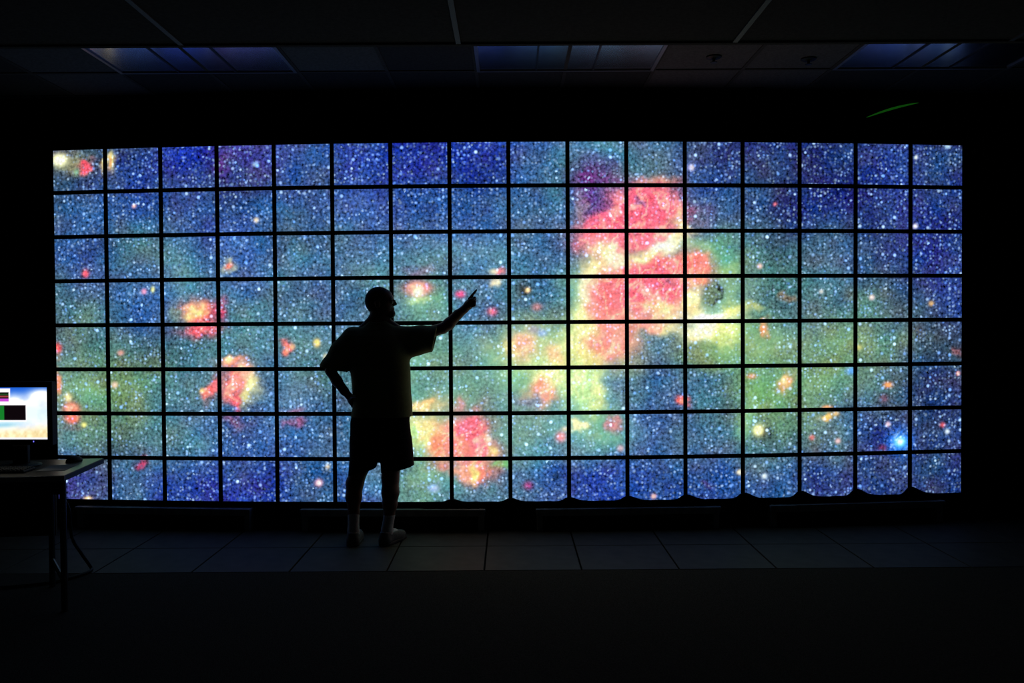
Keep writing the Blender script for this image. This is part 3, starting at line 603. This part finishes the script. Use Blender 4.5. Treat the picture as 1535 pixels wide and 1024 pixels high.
# ------------------------------------------------------------------ the man
class Field:
    def __init__(s, lo, hi, h):
        s.lo = np.array(lo, float); s.h = h; s.n = np.ceil((np.array(hi)-s.lo)/h).astype(int)+1
        s.D = np.full(tuple(s.n), .2, np.float32)
    def win(s, lo, hi):
        a = np.clip(np.floor((np.array(lo)-s.lo)/s.h).astype(int), 0, s.n-1); b = np.clip(np.ceil((np.array(hi)-s.lo)/s.h).astype(int)+1, 1, s.n)
        sl = tuple(slice(i, j) for i, j in zip(a, b))
        g = np.meshgrid(*[(s.lo[k]+s.h*np.arange(a[k], b[k])).astype(np.float32) for k in range(3)], indexing='ij', sparse=True)
        return sl, g
    def put(s, sl, d, k):
        o = s.D[sl]
        if k: hh_ = np.clip(.5+.5*(o-d)/k, 0, 1); s.D[sl] = o*(1-hh_)+d*hh_-k*hh_*(1-hh_)
        else: s.D[sl] = np.minimum(o, d)
    def cone(s, p, q, r0, r1, k=.02, sub=False):
        p = np.array(p, float); q = np.array(q, float); R = max(r0, r1)+.05+k
        sl, (x, y, z) = s.win(np.minimum(p, q)-R, np.maximum(p, q)+R)
        v = q-p; L2 = v@v+1e-9
        t = np.clip(((x-p[0])*v[0]+(y-p[1])*v[1]+(z-p[2])*v[2])/L2, 0, 1)
        d = np.sqrt((x-p[0]-t*v[0])**2+(y-p[1]-t*v[1])**2+(z-p[2]-t*v[2])**2)-(r0+(r1-r0)*t)
        if sub: s.D[sl] = np.maximum(s.D[sl], -d)
        else: s.put(sl, d, k)
    def chain(s, pts, k=.02):
        for (p, r0), (q, r1) in zip(pts, pts[1:]): s.cone(p, q, r0, r1, k)
    def ell(s, c, r, k=.02):
        c = np.array(c, float); r = np.array(r, float)
        sl, (x, y, z) = s.win(c-r-.05-k, c+r+.05+k)
        q = np.sqrt(((x-c[0])/r[0])**2+((y-c[1])/r[1])**2+((z-c[2])/r[2])**2)
        s.put(sl, (q-1)*r.min(), k)
    def loft(s, rows, k=.02, e=2.4):           # rows: z, xl, xr, cy, half depth  (rising z)
        R = np.array(sorted(rows)); zs = R[:, 0]
        sl, (x, y, z) = s.win((R[:, 1].min()-.06, (R[:, 3]-R[:, 4]).min()-.06, zs[0]-.06), (R[:, 2].max()+.06, (R[:, 3]+R[:, 4]).max()+.06, zs[-1]+.06))
        xl, xr, cy, dp = (np.interp(z.ravel(), zs, R[:, c_]).reshape(z.shape) for c_ in (1, 2, 3, 4))
        w_ = (xr-xl)/2; cx = (xl+xr)/2
        q = (np.abs((x-cx)/w_)**e+np.abs((y-cy)/dp)**e)**(1/e)
        d = (q-1)*np.minimum(w_, dp)
        d = np.maximum(d, np.maximum(zs[0]-z, z-zs[-1]))
        s.put(sl, d.astype(np.float32), k)
    def cut(s, p, nrm):                          # keep the side the normal points away from
        nrm = np.array(nrm, float); nrm /= np.linalg.norm(nrm)
        sl, (x, y, z) = s.win(s.lo, s.lo+s.h*s.n)
        s.D = np.maximum(s.D, ((x-p[0])*nrm[0]+(y-p[1])*nrm[1]+(z-p[2])*nrm[2]).astype(np.float32))
    def mesh(s, name, origin, m, parent):
        D_ = s.D; n = D_.shape; ins = D_ < 0
        c8 = [ins[i:n[0]-1+i, j:n[1]-1+j, k:n[2]-1+k] for i in (0, 1) for j in (0, 1) for k in (0, 1)]
        cnt = sum(c.astype(np.int8) for c in c8); act = (cnt > 0) & (cnt < 8)
        idx = np.full(act.shape, -1, np.int64); ai = np.argwhere(act); idx[act] = np.arange(len(ai))
        acc = np.zeros((len(ai), 3)); num = np.zeros(len(ai))
        cor = np.array([(i, j, k) for i in (0, 1) for j in (0, 1) for k in (0, 1)])
        val = np.stack([D_[ai[:, 0]+a, ai[:, 1]+b, ai[:, 2]+c] for a, b, c in cor], 1)
        for a in range(8):
            for b in range(a+1, 8):
                if np.abs(cor[a]-cor[b]).sum() != 1: continue
                k = (val[:, a] < 0) != (val[:, b] < 0)
                t = val[k, a]/(val[k, a]-val[k, b]); acc[k] += cor[a]+t[:, None]*(cor[b]-cor[a]); num[k] += 1
        V = s.lo+s.h*(ai+acc/num[:, None])-np.array(origin)
        Q = []
        for ax in range(3):
            o1, o2 = [(1, 2), (2, 0), (0, 1)][ax]
            A = [slice(0, n[d]-1) if d == ax else slice(1, n[d]-1) for d in range(3)]
            Bs = list(A); Bs[ax] = slice(1, n[ax])
            a, b = ins[tuple(A)], ins[tuple(Bs)]
            e = np.argwhere(a != b); fl_ = a[tuple(e.T)]
            base = e.copy(); base[:, o1] += 1; base[:, o2] += 1
            def cell(d1, d2):
                q_ = base.copy(); q_[:, o1] += d1; q_[:, o2] += d2; return idx[tuple(q_.T)]
            q = np.stack([cell(-1, -1), cell(0, -1), cell(0, 0), cell(-1, 0)], 1)
            q[~fl_] = q[~fl_][:, ::-1]; Q.append(q)
        Q = np.concatenate(Q); Q = Q[(Q >= 0).all(1)]
        me = bpy.data.meshes.new(name)
        me.vertices.add(len(V)); me.vertices.foreach_set('co', V.ravel())
        me.loops.add(Q.size); me.loops.foreach_set('vertex_index', Q.ravel().astype(np.int32))
        me.polygons.add(len(Q)); me.polygons.foreach_set('loop_start', np.arange(len(Q), dtype=np.int32)*4)
        me.polygons.foreach_set('use_smooth', np.ones(len(Q), bool)); me.update(); me.validate()
        me.materials.append(m)
        return link(bpy.data.objects.new(name, me), parent)

PY = 6.27                                         # plane of the man's trunk
org = Vector((at(565, 815, PY).x, PY, 0))
man = empty('person', org)
tag(man, 'man in T-shirt and shorts, pointing at the video wall, hand on hip', 'person')
def P(px, py, y=PY): return at(px, py, y)
HY = PY-.01                                       # head
f = Field((org.x-.50, PY-.24, -.01), (org.x+.78, PY+.36, 1.83), .0055)
f.loft([(P(570, 642).z, P(532, 642).x, P(612, 642).x, PY, .10), (P(570, 600).z, P(538, 600).x, P(607, 600).x, PY, .10), (P(570, 540).z, P(533, 540).x, P(607, 540).x, PY, .105), (P(570, 505).z, P(530, 505).x, P(606, 505).x, PY, .085), (P(570, 497).z, P(545, 497).x, P(595, 497).x, PY, .06)], .03)
f.chain([(P(536, 503), .045), (P(569, 494), .055), (P(604, 503), .045)], .03)
f.cone(P(568, 497, PY), P(568, 466, HY), .060, .056, .02)
f.cone(P(562, 476, HY), P(545, 492, PY), .036, .030, .03); f.cone(P(574, 479, HY), P(594, 492, PY), .034, .030, .03)
# head: skull, face, brow, nose, lips, chin with short beard, ears
f.ell(P(567.3, 451.5, HY), (.092, .074, .096), .015)
f.ell(P(577, 460, HY), (.058, .060, .074), .02)
f.cone(P(570, 470, HY), P(587, 469.5, HY), .040, .024, .02)
f.ell(P(577.5, 446, HY), (.052, .058, .058), .012)
f.ell(P(586.5, 447.5, HY), (.016, .044, .016), .012)
f.ell(P(587.6, 472.5, HY), (.019, .030, .021), .008)
f.cone(P(589, 449, HY), P(593.4, 455.8, HY), .008, .0095, .006)
f.cone(P(590.6, 457.3, HY-.008), P(590.6, 457.3, HY+.008), .008, .008, .006)
f.ell(P(588.8, 463, HY), (.012, .022, .012), .006)
f.ell(P(589.3, 470, HY), (.016, .026, .018), .008)
for sgn in (-1, 1):
    f.ell(P(566, 456, HY+sgn*.077), (.019, .010, .031), .006)
    f.ell(P(564, 453, HY+sgn*.081), (.012, .008, .014), .004)
# arm on the hip
EL = P(495.5, 556, PY-.07)
f.chain([(P(524, 505), .056), (P(509, 532, PY-.04), .050), (EL, .037)], .02)
f.chain([(EL, .036), (P(505, 571, PY-.075), .037), (P(516, 586, PY-.07), .030), (P(523.5, 594, PY-.06), .024)], .012)
f.chain([(P(523, 594, PY-.06), .023), (P(527, 601, PY-.02), .026)], .012)
f.cone(P(526, 597, PY-.03), P(528, 605, PY-.02), .018, .018, .01)
for k, (yy, ln) in enumerate(((597.5, .070), (601, .080), (604.5, .076), (608, .060))):
    a0 = P(526.5+.4*k, yy, PY+.0); a1 = P(527.2+.4*k, yy+1.5, PY+ln*.55); a2 = P(531+.4*k, yy+2.5, PY+ln)
    f.chain([(a0, .010), (a1, .0092), (a2, .0078)], .004)
f.chain([(P(525, 596, PY-.07), .012), (P(529, 594.5, PY-.105), .0105), (P(534, 594.5, PY-.135), .009)], .005)
# pointing arm
ER, WR = P(664, 492, PY+.05), P(696, 464, PY+.09)
f.chain([(P(604, 503), .056), (P(635, 501, PY+.03), .050), (ER, .037)], .02)
f.chain([(ER, .040), (P(673, 485.5, PY+.06), .042), (P(686, 471.8, PY+.08), .0345), (WR, .029)], .012)
HYr = PY+.10
f.chain([(WR, .027), (P(702.5, 456.5, HYr), .0335)], .01)
f.chain([(P(702, 458, HYr), .031), (P(707, 453, HYr), .028)], .008)
f.chain([(P(703.5, 448.5, HYr+.005), .0125), (P(707.4, 443.2, HYr+.008), .0098), (P(711, 438.9, HYr+.012), .0088), (P(714.3, 434.8, HYr+.014), .0072)], .004)
for k in range(3):                                # curled fingers
    dy = -.014*(k)+.012
    b0 = P(706.2+1.2*k, 449.5+2.4*k, HYr+dy); b1 = P(711.6+.2*k, 446.4+3.0*k, HYr+dy-.004); b2 = P(711.4, 453.0+2.4*k, HYr+dy-.03); b3 = P(707.0, 456.5+1.6*k, HYr+dy-.036)
    f.chain([(b0, .0108), (b1, .0100), (b2, .0092), (b3, .0082)], .003)
f.chain([(P(700.5, 455, HYr-.024), .012), (P(705, 449.8, HYr-.034), .0105), (P(709.8, 448.3, HYr-.034), .0088)], .004)
# legs
for ch in ([(P(551, 640), .085), (P(541.5, 698, PY-.005), .060), (P(532, 724, PY-.015), .0595), (P(530.3, 745, PY-.035), .0545), (P(530.2, 768, PY-.045), .038), (P(530, 796, PY-.055), .034)],
           [(P(593, 640), .085), (P(587, 695, PY-.005), .067), (P(585.2, 716, PY-.015), .060), (P(585.2, 738, PY-.035), .0595), (P(584.4, 756, PY-.04), .050), (P(583.6, 773, PY-.045), .035), (P(581, 797, PY-.055), .034)]):
    f.chain(ch, .02)
LA, RA = P(530, 806, PY-.06), P(580.5, 806, PY-.06)
dirs = (Vector((-.02, 1, 0)).normalized(), Vector((.42, 1, 0)).normalized())
for A_, d_ in zip((LA, RA), dirs):
    f.cone(P(0, 0, PY)*0+Vector((A_.x, A_.y, .09)), Vector((A_.x, A_.y, .05))+d_*.13, .033, .026, .02)
f.mesh('body', org, M['skin'], man)

# T-shirt
f = Field((org.x-.50, PY-.28, .85), (org.x+.56, PY+.30, 1.62), .0055)
prof = [(624, 526.5, 618, .142), (607, 529.5, 618, .145), (590, 528.8, 616.2, .143), (576, 528, 615.6, .142), (555, 525.5, 615.2, .145), (535, 524, 613, .148), (515, 522, 611, .140), (503, 523, 609, .118), (495, 532, 603, .095), (489.5, 543, 596, .080), (485, 548.5, 588, .070), (481, 552, 583, .064)]
f.loft([(P(570, y).z, P(l, y).x, P(r_, y).x, PY, d_) for y, l, r_, d_ in prof], .012, 2.3)
f.chain([(P(528, 504), .066), (P(512, 527, PY-.03), .070), (P(498.5, 553, PY-.06), .078), (P(494, 565, PY-.065), .080)], .055)
f.chain([(P(603, 503.5), .068), (P(632, 505.5, PY+.02), .0765), (P(655, 507, PY+.04), .083), (P(668, 508, PY+.05), .083)], .035)
f.chain([(P(608, 524, PY), .055), (P(624, 518, PY+.01), .060), (P(646, 512, PY+.03), .062)], .05)
# hems
def hem(f, a_, b_, keep):                         # plane through two points and the line of sight's depth
    t = (b_-a_); t.y = 0; nrm = Vector((-t.z, 0, t.x)).normalized()
    if (keep-a_).dot(nrm) > 0: nrm = -nrm
    return a_, nrm
def cutbox(f, plane, lo, hi):
    a_, nrm = plane
    sl, (x, y, z) = f.win(lo, hi)
    f.D[sl] = np.maximum(f.D[sl], ((x-a_.x)*nrm.x+(y-a_.y)*nrm.y+(z-a_.z)*nrm.z).astype(np.float32))
cutbox(f, hem(f, P(482.5, 549.5, PY-.06), P(514, 556.5, PY-.06), P(520, 505)), (org.x-.5, PY-.28, P(0, 590).z), (P(519.5, 560).x, PY+.3, P(0, 500).z))
cutbox(f, hem(f, P(657, 487, PY+.04), P(648.5, 526, PY+.04), P(610, 503)), (P(625, 500).x, PY-.28, P(0, 560).z), (org.x+.56, PY+.3, 1.62))
# open sleeve ends
f.cone(P(493, 564, PY-.065), P(500.5, 550, PY-.06), .064, .058, 0, sub=True)
f.cone(P(668, 507, PY+.05), P(646, 506.5, PY+.035), .070, .062, 0, sub=True)
f.cone(P(566, 478, HY), P(568, 489, PY), .060, .060, 0, sub=True)
sh_ = f.mesh('t_shirt', org, M['shirt'], man)
bm = bmesh.new(); cpt = P(568, 486.3, PY-.002)-org
ring = [cpt+Vector((.066*math.cos(t), .066*math.sin(t), .012*math.cos(t)*-.3+.006*math.sin(t)*-1)) for t in np.linspace(0, 2*math.pi, 25)]
tube(bm, ring, .008, 8); obj('collar', bm, M['shirt'], sh_, smooth=True)

# shorts
f = Field((org.x-.30, PY-.24, .45), (org.x+.36, PY+.26, 1.0), .0055)
f.loft([(P(570, y).z, P(l, y).x, P(r_, y).x, PY, d_) for y, l, r_, d_ in ((612, 530, 614.5, .125), (622, 527.5, 614.5, .13), (632, 525.5, 613.8, .135), (650, 525.2, 615.8, .138), (668, 525.3, 617.8, .135), (684, 526, 618, .12), (691, 529, 616, .09))], .012, 2.3)
f.loft([(P(570, y).z, P(l, y).x, P(r_, y).x, PY-.005, d_) for y, l, r_, d_ in ((655, 525.5, 572, .12), (680, 525.2, 568, .12), (700, 523.8, 564.3, .122), (718, 522.0, 563.5, .124))], .012, 2.3)
f.loft([(P(570, y).z, P(l, y).x, P(r_, y).x, PY-.005, d_) for y, l, r_, d_ in ((655, 566, 616, .12), (680, 569, 618.8, .12), (700, 571.3, 621, .118), (718, 572, 623, .116))], .012, 2.3)
xm = P(567.6, 700).x
cutbox(f, hem(f, P(525, 711), P(564, 700.5), P(545, 660)), (org.x-.3, PY-.24, .45), (xm, PY+.26, P(0, 680).z))
cutbox(f, hem(f, P(571, 708.5), P(621, 697), P(595, 660)), (xm, PY-.24, .45), (org.x+.36, PY+.26, P(0, 680).z))
s_ = f.mesh('shorts', org, M['shorts'], man)

# hair: short cap over the back and top of the skull
f = Field((P(540, 440).x, HY-.12, 1.55), (P(600, 440).x, HY+.12, 1.83), .004)
f.ell(P(567.6, 451.2, HY), (.0965, .079, .1005), 0)
cutbox(f, (P(586.5, 447, HY), Vector((.86, 0, -.30)).normalized()), f.lo, f.lo+f.h*f.n)
cutbox(f, (P(570, 463, HY), Vector((.35, 0, -1)).normalized()), f.lo, f.lo+f.h*f.n)
f.mesh('hair', org, M['hair'], man)
# spectacles and eyes
gl = obj('spectacles', T([P(566, 449.5, HY-.083)-org, P(586, 450.5, HY-.066)-org, P(591.5, 451, HY-.05)-org, P(592.3, 451, HY)-org, P(591.5, 451, HY+.05)-org, P(586, 450.5, HY+.066)-org, P(566, 449.5, HY+.083)-org], .0022, 6), M['black'], man)
for sg in (-1, 1):
    c0 = P(592, 453.5, HY+sg*.032)-org
    bm = bmesh.new(); tube(bm, [c0+Vector((0, .024*math.cos(t), .017*math.sin(t))) for t in np.linspace(0, 2*math.pi, 17)], .002, 6); obj('rim', bm, M['black'], gl)
    c1 = P(587.2, 452.5, HY+sg*.030)-org
    bm = bmesh.new(); bmesh.ops.create_uvsphere(bm, u_segments=12, v_segments=8, radius=.0115)
    for v in bm.verts: v.co += c1
    obj('eye', bm, M['eye'], man, smooth=True)
# socks and shoes
for A_, d_, top, cx in ((LA, dirs[0], 768, 530.2), (RA, dirs[1], 772, 583.7)):
    f = Field((A_.x-.09, A_.y-.09, .03), (A_.x+.12, A_.y+.17, .30), .004)
    t_ = P(cx, top, PY-.047)
    f.chain([(t_, .0405), (Vector((A_.x, A_.y, .11)), .0385), (Vector((A_.x, A_.y, .07)), .038)], .01)
    f.cone(Vector((A_.x, A_.y, .08)), Vector((A_.x, A_.y, .06))+d_*.10, .037, .030, .02)
    f.cut(t_+Vector((0, 0, .002)), (0, 0, 1))
    f.mesh('sock', org, M['sock'], man)
    f = Field((A_.x-.16, A_.y-.12, -.02), (A_.x+.24, A_.y+.30, .15), .0045)
    hl, bl, toe = A_-d_*.028, A_+d_*.13, A_+d_*.195
    for v in (hl, bl, toe): v.z = 0
    f.cone(hl+Vector((0, 0, .035)), hl+Vector((0, 0, .075)), .042, .038, .02)
    f.cone(hl+Vector((0, 0, .035)), bl+Vector((0, 0, .03)), .042, .047, .02)
    f.cone(bl+Vector((0, 0, .03)), toe+Vector((0, 0, .026)), .047, .036, .02)
    f.cone(A_*1-Vector((0, 0, A_.z-.075))+d_*.02, bl+Vector((0, 0, .05)), .040, .030, .03)
    f.cut((0, 0, .018), (0, 0, -1)); f.cut((hl+Vector((0, 0, .093))), Vector((d_.x*.12, d_.y*.12, 1)))
    sh_ = f.mesh('shoe', org, M['shoe'], man)
    f = Field((A_.x-.16, A_.y-.12, -.02), (A_.x+.24, A_.y+.30, .06), .0045)
    f.cone(hl+Vector((0, 0, .012)), bl+Vector((0, 0, .012)), .046, .051, .01); f.cone(bl+Vector((0, 0, .012)), toe+Vector((0, 0, .012)), .051, .040, .01)
    f.cut((0, 0, .022), (0, 0, 1)); f.cut((0, 0, 0.0), (0, 0, -1))
    f.mesh('sole', org, M['sole'], sh_)
    ls = A_+d_*.10-org
    for k in range(3):
        c0 = Vector((ls.x, ls.y, 0))+d_*(k*.022-.03)+Vector((0, 0, .094-.008*k)); sd_ = Vector((-d_.y, d_.x, 0))
        obj('lace', T([c0-sd_*.024-Vector((0, 0, .006)), c0, c0+sd_*.024-Vector((0, 0, .006))], .003, 5), M['sock'], sh_)
